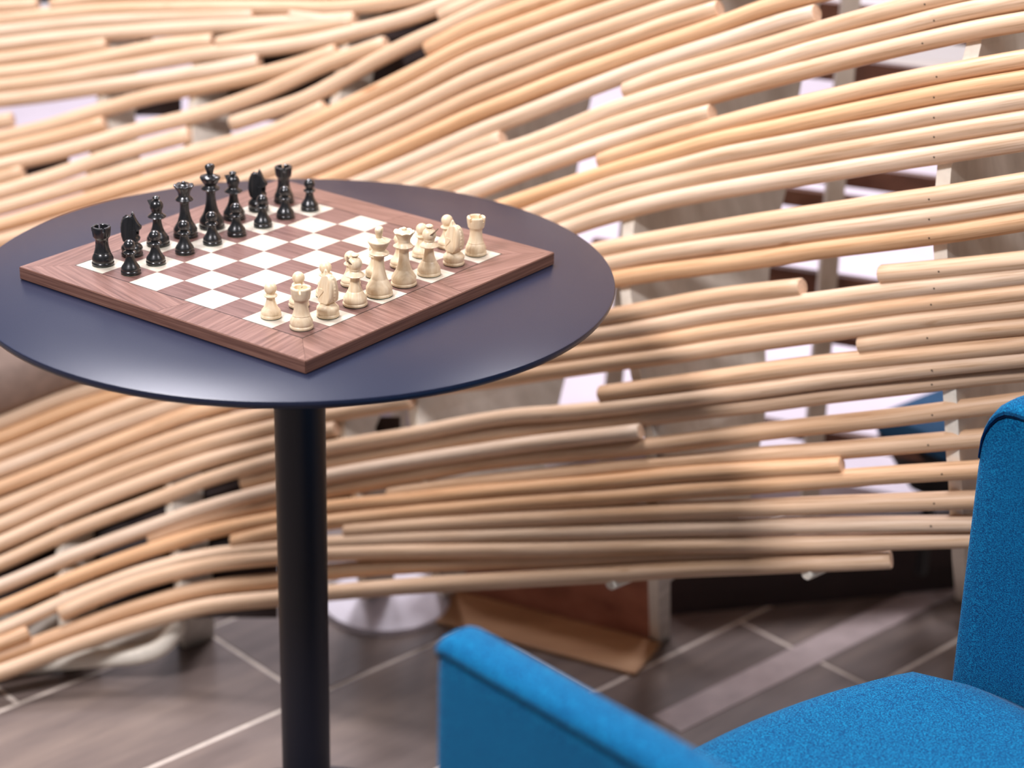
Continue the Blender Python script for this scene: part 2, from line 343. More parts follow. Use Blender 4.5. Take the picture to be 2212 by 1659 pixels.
for P, tone in RODS:
    P = list(P); P0 = P[0]
    if P[0][0] <= 5:
        s = (P[1][1]-P[0][1])/(P[1][0]-P[0][0]); P = [(P[0][0]-380, P[0][1]-s*0.7*380), (P[0][0]-190, P[0][1]-s*0.85*190)]+P
    if P[-1][0] >= 2200:
        s = (P[-1][1]-P[-2][1])/(P[-1][0]-P[-2][0]); P = P+[(P[-1][0]+190, P[-1][1]+s*0.95*190), (P[-1][0]+380, P[-1][1]+s*0.9*380)]
    elif P[-1][1] <= 2:
        s = (P[-1][1]-P[-2][1])/(P[-1][0]-P[-2][0])
        for k in (1, 2, 3): P = P+[(P[-1][0]+220, P[-1][1]+s*(1-0.1*k)*220)]
    q = catmull(P)
    back = 0.013 if P0 in ((523, 1045), (322, 1165), (840, 1070), (0, 1420)) else 0.0     # rods sitting a little deeper
    pts = [bp(x, y, wallD(x, y)+back) for x, y in q]
    tone += rnd.uniform(-.12, .12)
    if tone >= 0: col = [a+(b-a)*tone for a, b in zip((0.79, 0.585, 0.42), (0.75, 0.43, 0.21))]
    else: col = [a+(b-a)*(-tone) for a, b in zip((0.79, 0.585, 0.42), (0.87, 0.74, 0.63))]
    jit = rnd.uniform(.93, 1.04)
    rr = ROD_R*(0.91 if (P[0][0] < 0 and 1300 < P[0][1] < 1500) else 1.0)
    o = tube('rod', [in_part(p) for p in pts], rr, M_ROD, part, 12, M_RODEND)
    o.color = (col[0]*jit, col[1]*jit, col[2]*jit, 1)
    if P[-1][0] > 2300 and P[0][0] < 2000:           # screw holes where the rods are fixed to the nearest rib
        for i in range(len(q)-1):
            xh = 2032+rnd.uniform(-8, 18)
            if q[i][0] <= xh < q[i+1][0]:
                p = pts[i]; nrm = (CAM-p); nrm.z *= 0.4; nrm.normalize()
                t = (pts[i+1]-p).normalized(); nrm = (nrm-t*nrm.dot(t)).normalized()
                h = new_obj('screw_hole', hole_me, None, o); h.location = in_part(p+nrm*(ROD_R+0.0001))
                h.rotation_euler = nrm.to_track_quat('Z', 'Y').to_euler(); break

# ribs: plywood panels standing behind the rods; front edge pale, faces grey
BDIR = Vector((0.74, 0.672, 0)).normalized(); SDIR = Vector((0.672, -0.74, 0)).normalized()
def rib(path, depth=((-300, .28), (500, .285), (900, .21), (1100, .18), (1200, .16), (1260, .022)), th=0.019, foot=None):
    """path: front edge course (x, y[, extra depth])"""
    def dep(y):
        for (y0, d0), (y1, d1) in zip(depth, depth[1:]):
            if y <= y1: return d0+(d1-d0)*(y-y0)/(y1-y0)
        return depth[-1][1]
    rows = []; deps = []
    for q in path:
        x, y = q[0], q[1]; ex = q[2] if len(q) > 2 else 0.0
        rows.append(bp(x, y, wallD(x, y)+0.010+ex)); deps.append(dep(y))
    if foot is not None: rows.append(foot); deps.append(depth[-1][1])
    n = len(rows); vs, fs = [], []
    for p, dp in zip(rows, deps):
        for (a, b) in ((0, -1), (0, 1), (1, 1), (1, -1)):
            vs.append(in_part(p+BDIR*dp*a+SDIR*th/2*b))
    for i in range(n-1):
        A, B = 4*i, 4*i+4
        for k in range(4): fs.append((A+k, A+(k+1) % 4, B+(k+1) % 4, B+k))
    fs.append((3, 2, 1, 0)); fs.append((4*n-4, 4*n-3, 4*n-2, 4*n-1))
    o = pd_obj('rib', vs, fs, M_RIBFACE, part); o.data.materials.append(M_RIBEDGE)
    for pl in o.data.polygons:
        ks = sorted(v % 4 for v in pl.vertices)
        if ks == [0, 0, 1, 1]: pl.material_index = 1
    return o
rib([(2160,-220),(2125,-40),(2103,97),(2090,150),(2065,240),(2040,357),(2032,450),(2031,540),(2038,650),(2045,760),(2051,846),(2055,913),(2058,985),(2063,1046),(2066,1110),(2068,1165,.02),(2070,1215,.12)], foot=onz(2076, 1300, 0.0))
rib([(1520,-220),(1470,-40),(1430,100),(1395,250),(1368,400),(1356,500),(1350,620),(1362,740),(1374,815),(1395,900),(1406,960),(1406,1085),(1408,1160),(1410,1215,.02),(1411,1262,.12)], foot=onz(1414, 1384, 0.0))
rib([(1100,-220),(1050,-40),(1010,100),(970,250),(935,400),(905,600),(892,800),(893,900),(905,1000),(925,1120),(938,1220),(944,1255,.05)], depth=((-300, .05), (150, .05), (190, .26), (900, .27), (1100, .2), (1200, .16), (1260, .022)), foot=onz(950, 1288, 0.0))
rib([(800,-220),(770,-40),(742,100),(722,223),(712,400),(712,600),(722,800),(738,940),(752,1010),(768,1073),(775,1180),(780,1250,.04)], depth=((-300, .055), (300, .055), (500, .12), (800, .12), (900, .05), (1300, .05)), foot=onz(786, 1292, 0.0))
rib([(470,-220),(445,-40),(428,100),(416,223),(395,400),(375,600),(362,800),(358,950),(365,1095),(376,1193),(384,1262),(388,1320,.02)], depth=((-300, .055), (300, .055), (500, .12), (800, .12), (900, .05), (1300, .05)), foot=onz(392, 1395, 0.0))
rib([(230,-220),(225,-40),(222,100),(215,260),(190,400),(160,600),(135,800),(123,950),(123,1080),(125,1135),(128,1182),(131,1281),(134,1342),(136,1385,.02)], depth=((-300, .055), (300, .055), (500, .12), (800, .12), (900, .05), (1300, .05)), foot=onz(140, 1440, 0.0))
rib([(2560,-100),(2540,300),(2535,700),(2545,1100),(2550,1190,.1)], foot=onz(2560, 1300, 0.0))
# rear studs in each bay
def stud(x0, y0, x1, y1, D, wd=0.025):
    a, b = bp(x0, y0, D), bp(x1, y1, D+0.02)
    d = b-a; a = a-d*0.25; b = b+d*0.12; b.z = max(b.z, 0.0); 
    vs = []
    for p in (a, b):
        for s1, s2 in ((-1, -1), (1, -1), (1, 1), (-1, 1)): vs.append(in_part(p+Vector((1, 0, 0))*wd/2*s1+Vector((0, 1, 0))*wd/2*s2))
    pd_obj('stud', vs, [(0, 1, 2, 3), (7, 6, 5, 4)]+[(k, (k+1) % 4, 4+(k+1) % 4, 4+k) for k in range(4)], M_RIBFACE, part)
stud(1836, 10, 1748, 1075, 2.92)
stud(1398, 60, 1316, 930, 3.05)
stud(960, 60, 860, 930, 3.2)
stud(2330, 10, 2310, 1075, 2.85)
# rear rails: horizontal bars behind, their brown painted for rods in shadow
RA, RB = bp(1690, 600, 2.93), bp(2330, 500, 2.75)
rdir = (Vector((RB.x, RB.y, 0))-Vector((RA.x, RA.y, 0))).normalized()
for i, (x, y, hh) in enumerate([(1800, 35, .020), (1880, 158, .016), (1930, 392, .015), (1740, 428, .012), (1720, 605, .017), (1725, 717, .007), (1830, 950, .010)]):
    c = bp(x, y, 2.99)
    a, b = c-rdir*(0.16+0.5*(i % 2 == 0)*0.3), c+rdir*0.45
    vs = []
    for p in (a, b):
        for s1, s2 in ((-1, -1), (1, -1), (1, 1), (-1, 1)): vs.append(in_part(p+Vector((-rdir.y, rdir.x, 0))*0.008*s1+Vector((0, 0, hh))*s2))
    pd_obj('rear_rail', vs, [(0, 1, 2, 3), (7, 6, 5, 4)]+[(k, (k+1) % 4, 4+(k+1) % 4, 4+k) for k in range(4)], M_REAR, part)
# added dark sheets painting the shade seen through gaps between the rods
def shade_backing(xl, yt, xr, yb, off, mat=M_SHADE):
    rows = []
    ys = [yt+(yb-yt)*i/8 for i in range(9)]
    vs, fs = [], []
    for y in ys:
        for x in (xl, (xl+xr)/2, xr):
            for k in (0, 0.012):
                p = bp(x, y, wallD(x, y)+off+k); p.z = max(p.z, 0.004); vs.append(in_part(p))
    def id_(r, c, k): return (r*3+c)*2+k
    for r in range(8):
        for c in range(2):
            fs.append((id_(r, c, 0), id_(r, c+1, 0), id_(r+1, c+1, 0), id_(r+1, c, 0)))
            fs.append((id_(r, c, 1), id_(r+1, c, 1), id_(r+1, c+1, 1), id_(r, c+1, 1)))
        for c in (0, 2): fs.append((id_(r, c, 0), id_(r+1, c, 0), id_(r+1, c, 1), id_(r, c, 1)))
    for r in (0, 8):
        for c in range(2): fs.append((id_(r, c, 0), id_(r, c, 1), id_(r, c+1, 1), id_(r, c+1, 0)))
    return pd_obj('shade_backing', vs, fs, mat, part)
shade_backing(470, -200, 1000, 262, 0.075)
shade_backing(236, 190, 392, 250, 0.075)
shade_backing(50, 335, 150, 385, 0.075)
shade_backing(228, 70, 330, 112, 0.075)
shade_backing(-380, -260, 470, 6, 0.075)
shade_backing(-380, 560, 500, 900, 0.20)
shade_backing(-380, 900, 865, 1130, 0.075)
shade_backing(-380, 1130, 600, 1335, 0.075)
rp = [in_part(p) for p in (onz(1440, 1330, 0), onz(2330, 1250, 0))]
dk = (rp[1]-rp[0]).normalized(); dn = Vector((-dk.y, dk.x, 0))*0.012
prism('shade_skirt', [rp[0], rp[1], rp[1]+dn, rp[0]+dn], 0.0, 0.135, M_SHADE, part)  # added dark board: painted shade under the right-hand rods, blocks light from behind
# kick board under the right-hand bays, painted floor reflection of its wood in front
K0, K1 = onz(940, 1268, 0), onz(1402, 1386, 0)
kd = (K1-K0).normalized(); kn = Vector((-kd.y, kd.x, 0))
def beam(name, a, b, n0, n1, z0, z1, mat):
    p = prism(name, [in_part(a+kn*n0), in_part(b+kn*n0), in_part(b+kn*n1), in_part(a+kn*n1)], z0, z1, mat, part, 0.002)
    return p
beam('kick_board', K0, K1, 0.0, 0.022, 0.0, 0.20, M_KICK)
beam('warm_floor_reflection', K0-kd*0.02, K1+kd*0.02, -0.10, -0.002, 0.0, 0.006, M_REFL)
# rounded foot panel with pale edge at the recliner end
fp = [(-120, 1330), (150, 1330), (388, 1300), (392, 1345), (383, 1375), (362, 1405), (330, 1424), (285, 1432), (170, 1438), (60, 1452), (-120, 1490)]
DF = 2.86
base = [bp(x, y, DF+(0.0006*(392-x)*0.2)) for x, y in fp]
vs = [in_part(p) for p in base]+[in_part(p+Vector((0.01, 0.016, 0))) for p in base]
n = len(fp)
pd_obj('foot_panel', vs, [list(range(n)), list(range(n, 2*n))[::-1]]+[(i, (i+1) % n, n+(i+1) % n, n+i) for i in range(n)], M_RIBFACE, part)
edge = [bp(x, y-8, DF+(0.0006*(392-x)*0.2)-0.004) for x, y in catmull([(-120, 1482), (60, 1446), (170, 1432), (285, 1424), (330, 1414), (360, 1394), (378, 1366), (386, 1330)], 20)]
tube('foot_edge', [in_part(p) for p in edge], 0.014, M_RIBEDGE, part, 8, None, False)

# dowel pegs showing under the lowest rods
for x, y in ((1740, 1240), (1316, 1262)):
    a_ = bp(x, y, wallD(x, y)-0.008); tube('peg', [in_part(a_), in_part(a_+BDIR*0.03), in_part(a_+BDIR*0.06)], 0.0085, M_RIBEDGE, part, 10)
# added pale slabs painting brightly lit floor, wide and round; then the cushion
prism_pts = [bp(-300, 700, 3.9), bp(960, 1130, 3.42), bp(1500, 1180, 3.3), bp(2700, 1150, 3.2)]
A, B, C_, D_ = (-1.6, 1.75), (0.1, 1.25), (1.0, 0.86), (2.4, 0.55)
pl = prism('lit_floor_slab', [A, B, C_, D_, (3.4, 1.2), (3.4, 3.6), (-1.6, 3.6)], 0.0, 0.06, M_LITFLOOR, None, 0.004)
tag(pl, 'low pale lilac slab standing in for the brightly lit floor behind the rod partition', 'lit floor')
patch_c = onz(835, 1305, 0)
bm = bmesh.new(); bmesh.ops.create_cone(bm, cap_ends=True, segments=48, radius1=0.095, radius2=0.093, depth=0.008, matrix=Matrix.Translation((0, 0, 0.004)))  # thin disc painting a patch of light on the floor
mt = bm_obj('floor_light_patch', bm, plain('painted_light_patch', (0.90, 0.85, 0.92), 1.0, noise=0.04)); mt.location = patch_c
tag(mt, 'small round whitish disc standing in for a patch of light on the floor beneath the lowest rods', 'mat')  # category aside, a painted patch of light, not a mat

# seat pad lying on the recliner part of the rods (mostly behind the table)
pad_bm = bmesh.new()
padp = []
NX, NY = 12, 6
for j in range(NY+1):
    for i in range(NX+1):
        u, v = i/NX, j/NY
        x = -330+u*760; y = (1030-0.378*(x+330)) - v*190
        e = min(1, min(u, 1-u)*9, min(v, 1-v)*5); th = 0.012+0.042*(1-(1-e)**2)
        p = bp(x, y, wallD(x, y))
        nrm = Vector((0.12, -0.55, 0.83)).normalized()
        padp.append((p+nrm*(0.011+th), p+nrm*0.0112))
base_loc = padp[0][1].copy()
V1 = [pad_bm.verts.new(a-base_loc) for a, b in padp]; V2 = [pad_bm.verts.new(b-base_loc) for a, b in padp]
W_ = NX+1
for j in range(NY):
    for i in range(NX):
        a = j*W_+i
        pad_bm.faces.new((V1[a], V1[a+1], V1[a+W_+1], V1[a+W_])); pad_bm.faces.new((V2[a], V2[a+W_], V2[a+W_+1], V2[a+1]))
rim = [i for i in range(W_)]+[j*W_+NX for j in range(1, NY+1)]+[NY*W_+i for i in range(NX-1, -1, -1)]+[j*W_ for j in range(NY-1, 0, -1)]
for a, b in zip(rim, rim[1:]+rim[:1]): pad_bm.faces.new((V1[a], V1[b], V2[b], V2[a]))
pad = bm_obj('seat_pad', pad_bm, plain('brown_grey_felt', (0.22, 0.155, 0.125), 0.9, noise=0.12, nscale=60), None, True); pad.location = base_loc
tag(pad, 'flat brown-grey seat pad lying on the rods behind the round table', 'cushion')

# ------------------------------------------------------------------ round table
HT = 0.75
M_TOP = NT('blue_black_laminate'); M_TOP.b.inputs['Roughness'].default_value = 0.36; M_TOP.b.inputs['Specular IOR Level'].default_value = 0.32
co = M_TOP.n('ShaderNodeTexCoord'); nz = M_TOP.n('ShaderNodeTexNoise', Scale=900.0, Detail=2.0); M_TOP.l(co.outputs['Object'], nz.inputs['Vector'])
nz2 = M_TOP.n('ShaderNodeTexNoise', Scale=6.0, Detail=4.0); M_TOP.l(co.outputs['Object'], nz2.inputs['Vector'])
M_TOP.l(M_TOP.ramp(nz.outputs[0], [(0.3, (0.011, 0.015, 0.036)), (0.7, (0.020, 0.025, 0.052))]), M_TOP.b.inputs['Base Color'])
M_TOP.bump(nz.outputs[0], 0.10, 0.0004)
rr_ = M_TOP.n('ShaderNodeMapRange'); rr_.inputs['To Min'].default_value = 0.27; rr_.inputs['To Max'].default_value = 0.33
M_TOP.l(nz2.outputs[0], rr_.inputs['Value']); M_TOP.l(rr_.outputs[0], M_TOP.b.inputs['Roughness'])
M_TOP = M_TOP.m
M_POLE = plain('navy_black_metal', (0.004, 0.006, 0.016), 0.45, 0.0, 0.1, 500)
def lathe_mesh(name, prof, seg=32, mat=None, scale=1.0, cap=True):
    bm = bmesh.new(); rings = []
    for r, z in prof:
        if r < 1e-6: rings.append([bm.verts.new((0, 0, z*scale))])
        else: rings.append([bm.verts.new((r*scale*math.cos(2*math.pi*k/seg), r*scale*math.sin(2*math.pi*k/seg), z*scale)) for k in range(seg)])
    for A, B in zip(rings, rings[1:]):
        for k in range(seg):
            a, b = A[k % len(A)], A[(k+1) % len(A)]; c, d = B[(k+1) % len(B)], B[k % len(B)]
            vs = []
            for v in (a, b, c, d):
                if v not in vs: vs.append(v)
            if len(vs) > 2:
                f = bm.faces.new(vs); f.smooth = True
    bmesh.ops.recalc_face_normals(bm, faces=bm.faces[:])
    for e in bm.edges:
        if len(e.link_faces) == 2 and e.calc_face_angle(0) > math.radians(48): e.smooth = False
    me = bpy.data.meshes.new(name); bm.to_mesh(me); bm.free()
    if mat: me.materials.append(mat)
    return me
table = tag(empty('round_table', (0, 0, 0)), 'round blue-black pedestal table carrying the chess board', 'table')
TR = 0.340
o = new_obj('table_top', lathe_mesh('table_top', [(0, -0.0100), (TR-0.006, -0.0100), (TR-0.0025, -0.0085), (TR-0.0004, -0.005), (TR, -0.0025), (TR-0.0006, -0.0006), (TR-0.002, 0), (0.2, 0), (0, 0)], 128, M_TOP), None, table); o.location.z = HT
o = new_obj('mount_plate', lathe_mesh('mount_plate', [(0, -0.006), (0.11, -0.006), (0.113, -0.003), (0.113, 0), (0, 0)], 48, M_POLE), None, table); o.location.z = HT-0.010
new_obj('pole', lathe_mesh('pole', [(0, 0.010), (0.0283, 0.010), (0.0283, HT-0.015), (0, HT-0.015)], 48, M_POLE), None, table)
new_obj('base_plate', lathe_mesh('base_plate', [(0, 0), (0.183, 0), (0.185, 0.003), (0.184, 0.009), (0.178, 0.0115), (0.05, 0.0125), (0.034, 0.016), (0.030, 0.020), (0, 0.020)], 72, M_POLE), None, table)

# ------------------------------------------------------------------ chess board
S = 0.04; TK = 0.01413; BORD = 0.0412
RZ = 0.937913
BX0, BY0 = -3.946997*S, -3.756026*S
cz, sz = math.cos(RZ), math.sin(RZ)
board = tag(empty('chess_board', (BX0*cz-BY0*sz, BX0*sz+BY0*cz, HT), RZ), 'walnut and maple chess board with wide walnut border on the round table', 'chess board')
M_WAL = wood('walnut_veneer', (0.11, 0.052, 0.040), (0.205, 0.105, 0.083), (0.31, 0.175, 0.14), 0.34, (9, 300, 300), 1.0, 'UV')
M_WSQ = wood('walnut_square', (0.115, 0.056, 0.046), (0.175, 0.092, 0.078), (0.235, 0.132, 0.112), 0.34, (260, 14, 14), 1.0, 'Object')
M_MSQ = wood('maple_square', (0.53, 0.47, 0.37), (0.585, 0.53, 0.44), (0.62, 0.57, 0.485), 0.26, (200, 12, 12), 1.0, 'Object')
M_WEDGE = wood('walnut_edge', (0.10, 0.045, 0.032), (0.18, 0.085, 0.06), (0.27, 0.14, 0.10), 0.42, (9, 420, 420), 1.0, 'UV')
M_LINE = plain('dark_inlay', (0.02, 0.014, 0.014), 0.4)
bm = bmesh.new(); E0, E1 = -BORD+0.0002, 8*S+BORD-0.0002
box(bm, ((E0+E1)/2, (E0+E1)/2, (TK-0.0012)/2), (E1-E0-0.002, E1-E0-0.002, TK-0.0012))
bm_obj('core', bm, M_WEDGE, board)
# edge bandings, one per side
for k in range(4):
    bm = bmesh.new(); uvl = bm.loops.layers.uv.new('UVMap')
    L = (E1-E0); c = (E0+E1)/2
    x0, x1 = -L/2, L/2
    pr_ = [(-L/2, 0.0004), (-L/2-0.0006, 0.0012), (-L/2-0.0006, TK-0.0010), (-L/2, TK-0.0002), (-L/2+0.0015, TK-0.0002), (-L/2+0.0015, 0.0004)]
    P0 = [bm.verts.new((x0+(0 if y <= -L/2 else 0.0015), y, z)) for y, z in pr_]; P1 = [bm.verts.new((x1-(0 if y <= -L/2 else 0.0015), y, z)) for y, z in pr_]
    for i in range(6):
        f = bm.faces.new((P0[i], P0[(i+1) % 6], P1[(i+1) % 6], P1[i]))
        for lo in f.loops: lo[uvl].uv = (lo.vert.co.x+k*3.1, lo.vert.co.z)
    bm.faces.new(P0[::-1]); bm.faces.new(P1)
    bm.transform(Matrix.Translation((c, c, 0)) @ Matrix.Rotation(k*math.pi/2, 4, 'Z'))
    bm_obj('edge_banding', bm, M_WEDGE, board)
# border veneers: two sheets on each side, grain across near the white player's left corner, along elsewhere
def veneer(pts, gdir):
    bm = bmesh.new(); uvl = bm.loops.layers.uv.new('UVMap')
    lo = [bm.verts.new((x, y, TK-0.0012)) for x, y in pts]; hi = [bm.verts.new((x, y, TK)) for x, y in pts]
    n = len(pts); fs = [bm.faces.new(lo[::-1]), bm.faces.new(hi)]+[bm.faces.new((lo[i], lo[(i+1) % n], hi[(i+1) % n], hi[i])) for i in range(n)]
    for f in fs:
        for l in f.loops:
            x, y = l.vert.co.x, l.vert.co.y; l[uvl].uv = (x*gdir[0]+y*gdir[1], -x*gdir[1]+y*gdir[0])
    return bm_obj('border_veneer', bm, M_WAL, board)
I0, I1 = -0.0012, 8*S+0.0012
spl = {0: 0.60, 3: 0.50, 1: 0.5, 2: 0.5}
def rot4(p, k):
    c = 4*S; x, y = p[0]-c, p[1]-c
    for _ in range(k): x, y = -y, x
    return (x+c, y+c)
gp = 0.0002
for k in range(4):      # k=0 lower side (front to right), 1 right-back, 2 back-left, 3 left (left to front)
    f = spl[k]; xs = E0+(E1-E0)*f
    first = [(E0+gp, E0), (xs-gp, E0), (xs-gp+0.008, I0), (I0+gp, I0)]
    second = [(xs+gp, E0), (E1-gp, E0), (I1-gp, I0), (xs+gp+0.008, I0)]
    across_first = (k == 0); across_second = (k == 3)
    for pts, ac in ((first, across_first), (second, across_second)):
        q = [rot4(p, k) for p in pts]
        d = rot4((4*S+1, 4*S), k); d = (d[0]-4*S, d[1]-4*S)
        if ac: a = math.radians(82 if k == 0 else 98); d = (d[0]*math.cos(a)-d[1]*math.sin(a), d[0]*math.sin(a)+d[1]*math.cos(a))
        else: a = math.radians(-14 if k in (0, 3) else 6); d = (d[0]*math.cos(a)-d[1]*math.sin(a), d[0]*math.sin(a)+d[1]*math.cos(a))
        veneer(q, d)
bm = bmesh.new()
for k in range(4):
    q = [rot4(p, k) for p in ((I0, I0), (I1, I0), (I1-0.0009, I0+0.0009), (I0+0.0009, I0+0.0009))]
    lo = [bm.verts.new((*p, TK-0.0012)) for p in q]; hi = [bm.verts.new((*p, TK-0.0001)) for p in q]
    bm.faces.new(lo[::-1]); bm.faces.new(hi)
    for i in range(4): bm.faces.new((lo[i], lo[(i+1) % 4], hi[(i+1) % 4], hi[i]))
bm_obj('inlay_line', bm, M_LINE, board)
sq_me = {}
for nm, mt in (('d', M_WSQ), ('l', M_MSQ)):
    bm = bmesh.new(); box(bm, (0, 0, 0), (S-0.00012, S-0.00012, 0.0014)); me = bpy.data.meshes.new('square'); bm.to_mesh(me); bm.free(); me.materials.append(mt); sq_me[nm] = me
for i in range(8):
    for j in range(8):
        o = new_obj('square', sq_me['d' if (i+j) % 2 == 0 else 'l'], None, board); o.location = ((i+.5)*S, (j+.5)*S, TK-0.0007)

# ------------------------------------------------------------------ chess men
def piece_mat(name, cols, rough, coat):
    t = NT(name); t.b.inputs['Roughness'].default_value = rough; t.b.inputs['Coat Weight'].default_value = coat; t.b.inputs['Coat Roughness'].default_value = 0.12
    co = t.n('ShaderNodeTexCoord'); oi = t.n('ShaderNodeObjectInfo'); of = t.n('ShaderNodeVectorMath', operation='SCALE'); of.inputs[0].default_value = (0.31, 0.17, 0.23); t.l(oi.outputs['Random'], of.inputs['Scale'])
    ad = t.n('ShaderNodeVectorMath', operation='ADD'); t.l(co.outputs['Object'], ad.inputs[0]); t.l(of.outputs[0], ad.inputs[1])
    mp = t.n('ShaderNodeMapping'); mp.inputs['Scale'].default_value = (500, 160, 40); t.l(ad.outputs[0], mp.inputs[0])
    nz = t.n('ShaderNodeTexNoise', Scale=1.0, Detail=4.0); t.l(mp.outputs[0], nz.inputs['Vector'])
    t.l(t.ramp(nz.outputs[0], [(0.3, cols[0]), (0.6, cols[1])]), t.b.inputs['Base Color'])
    return t.m
M_BLK = piece_mat('black_lacquered_wood', ((0.006, 0.007, 0.008), (0.014, 0.015, 0.017)), 0.28, 0.5)
M_IVO = piece_mat('boxwood', ((0.68, 0.52, 0.33), (0.78, 0.645, 0.45)), 0.42, 0.1)
M_FELT = plain('green_felt', (0.008, 0.035, 0.022), 0.95)
M_SLIT = plain('bishop_cut', (0.16, 0.10, 0.06), 0.8)
M_SLITB = plain('bishop_cut_black', (0.003, 0.003, 0.004), 0.8)
def ball(cz_, r, z0, z1, n=9):
    out = []
    for i in range(n+1):
        z = z0+(z1-z0)*(1-math.cos(math.pi*i/n))/2; out.append((math.sqrt(max(0, r*r-(z-cz_)**2)), z))
    return out
def basep(r, h=1.0):
    return [(0, .7), (r*.97, .7), (r, 1.6), (r, 3.0*h), (r*.95, 3.7*h), (r*.925, 4.0*h), (r*.955, 4.6*h), (r*.95, 6.2*h)]
PAWN = basep(10.5)+[(9.2, 8.0), (7.6, 10.2), (6.0, 13), (4.9, 16), (4.3, 19), (4.2, 21), (4.6, 21.5), (6.6, 22.4), (7.0, 23.2), (6.5, 24.1), (4.6, 24.7), (4.1, 25.1)]+ball(30.7, 6.35, 25.9, 37.05)
ROOK = basep(11.8)+[(11.2, 8.2), (10.0, 11.0), (8.9, 13.2), (8.6, 13.5), (8.9, 14.2), (8.3, 15.2), (7.4, 19), (6.8, 23), (6.7, 27), (7.3, 29.6), (8.6, 30.8), (8.9, 31.4), (9.2, 33), (9.7, 36), (9.9, 38.2), (7.0, 38.2), (6.8, 37.0), (0, 36.6)]
BISH = basep(12.7)+[(12.0, 8.0), (10.4, 10.8), (8.5, 13.8), (7.6, 15.5), (7.3, 15.7), (7.2, 16.4), (5.9, 20), (4.9, 25), (4.6, 29), (5.2, 30.2), (9.4, 31.3), (10.2, 32.2), (9.3, 33.4), (6.8, 35.2), (5.4, 36.6), (5.2, 37.4), (5.9, 38.0)]+ball(44.2, 7.4, 39.6, 51.2)[:-1]+[(2.2, 51.3), (2.3, 51.9), (3.6, 52.3), (4.3, 53.3), (3.7, 54.5), (2.0, 55.3), (0, 55.5)]
QUEEN = basep(13.6)+[(13.0, 8.6), (11.4, 11.6), (9.4, 14.8), (8.4, 16.8), (8.1, 17.2), (7.9, 18.2), (6.4, 23), (5.3, 29), (4.9, 35), (5.3, 39), (6.2, 40), (9.6, 41.4), (9.9, 42.4), (8.6, 44), (6.7, 46), (6.3, 47.4), (6.6, 48), (6.4, 49), (7.3, 51.6), (9.4, 55), (10.4, 57.0)]
KING = basep(14.2)+[(13.6, 8.8), (12.0, 12), (9.8, 15.4), (8.8, 17.6), (8.4, 18.0), (8.2, 19.2), (6.6, 25), (5.5, 32), (5.0, 38), (5.4, 42), (6.4, 43.2), (10.0, 44.5), (10.6, 45.6), (9.6, 47), (6.8, 48.4), (6.5, 49.2), (6.7, 50.2), (8.2, 52.0), (10.2, 55.4), (11.3, 57.6), (11.5, 58.4), (11.0, 59.2), (7.6, 60.2), (5.2, 61.4), (3.8, 62.2), (0, 62.4)]
KBASE = basep(11.6)+[(11.6, 8.0), (11.0, 10.2), (9.0, 12.4), (6.8, 13.8), (6.3, 14.4), (6.9, 15.0), (7.2, 15.8), (0, 16.0)]
mm = 0.001
def crown_mesh(name):
    """scalloped queen's coronet rim"""
    bm = bmesh.new(); n = 48; R0 = []; R1 = []; R2 = []; R3 = []
    for k in range(n):
        a = 2*math.pi*k/n; sc = abs(math.cos(4*a)); zt = 57.6+1.5*sc
        c, s = math.cos(a), math.sin(a)
        R0.append(bm.verts.new((10.3*c*mm, 10.3*s*mm, 56.6*mm))); R1.append(bm.verts.new((11.2*c*mm, 11.2*s*mm, (zt-.4)*mm)))
        R2.append(bm.verts.new((10.2*c*mm, 10.2*s*mm, zt*mm))); R3.append(bm.verts.new((7.2*c*mm, 7.2*s*mm, 57.6*mm)))
    for A, B in ((R0, R1), (R1, R2), (R2, R3)):
        for k in range(n): bm.faces.new((A[k], A[(k+1) % n], B[(k+1) % n], B[k])).smooth = True
    bm.faces.new(R3); bm.faces.new(R0[::-1])
    bmesh.ops.recalc_face_normals(bm, faces=bm.faces[:])
    me = bpy.data.meshes.new(name); bm.to_mesh(me); bm.free(); return me
def battlement_mesh(name):
    bm = bmesh.new()
    for q in range(4):
        a0 = q*math.pi/2+0.12; a1 = (q+1)*math.pi/2-0.12; n = 8; prev = None
        for k in range(n+1):
            a = a0+(a1-a0)*k/n; c, s = math.cos(a), math.sin(a)
            ring = [bm.verts.new((r*c*mm, r*s*mm, z*mm)) for r, z in ((6.9, 37.6), (9.9, 37.6), (10.2, 41.6), (9.7, 42.6), (7.3, 42.6), (6.9, 42.0))]
            if prev:
                for i in range(6): bm.faces.new((prev[i], prev[(i+1) % 6], ring[(i+1) % 6], ring[i]))
            else: bm.faces.new(ring[::-1])
            prev = ring
        bm.faces.new(prev)
    bmesh.ops.recalc_face_normals(bm, faces=bm.faces[:])
    me = bpy.data.meshes.new(name); bm.to_mesh(me); bm.free(); return me
def finial_mesh(name):
    """king's fan-shaped finial"""
    bm = bmesh.new(); prev = None; n = 16
    for w_, t_, z in ((3.2, 3.0, 61.8), (3.4, 3.0, 63.0), (4.3, 3.3, 65.5), (5.6, 3.8, 68.6), (6.2, 4.1, 70.4), (5.6, 3.9, 72.0), (3.6, 2.6, 73.3)):
        ring = []
        for k in range(n):
            a = 2*math.pi*k/n; c, s = math.cos(a), math.sin(a)
            ring.append(bm.verts.new((math.copysign(abs(c)**.7, c)*w_*mm, math.copysign(abs(s)**.7, s)*t_*mm, z*mm)))
        if prev:
            for k in range(n): bm.faces.new((prev[k], prev[(k+1) % n], ring[(k+1) % n], ring[k])).smooth = True
        else: bm.faces.new(ring[::-1])
        prev = ring
    bm.faces.new(prev).smooth = True
    me = bpy.data.meshes.new(name); bm.to_mesh(me); bm.free(); return me
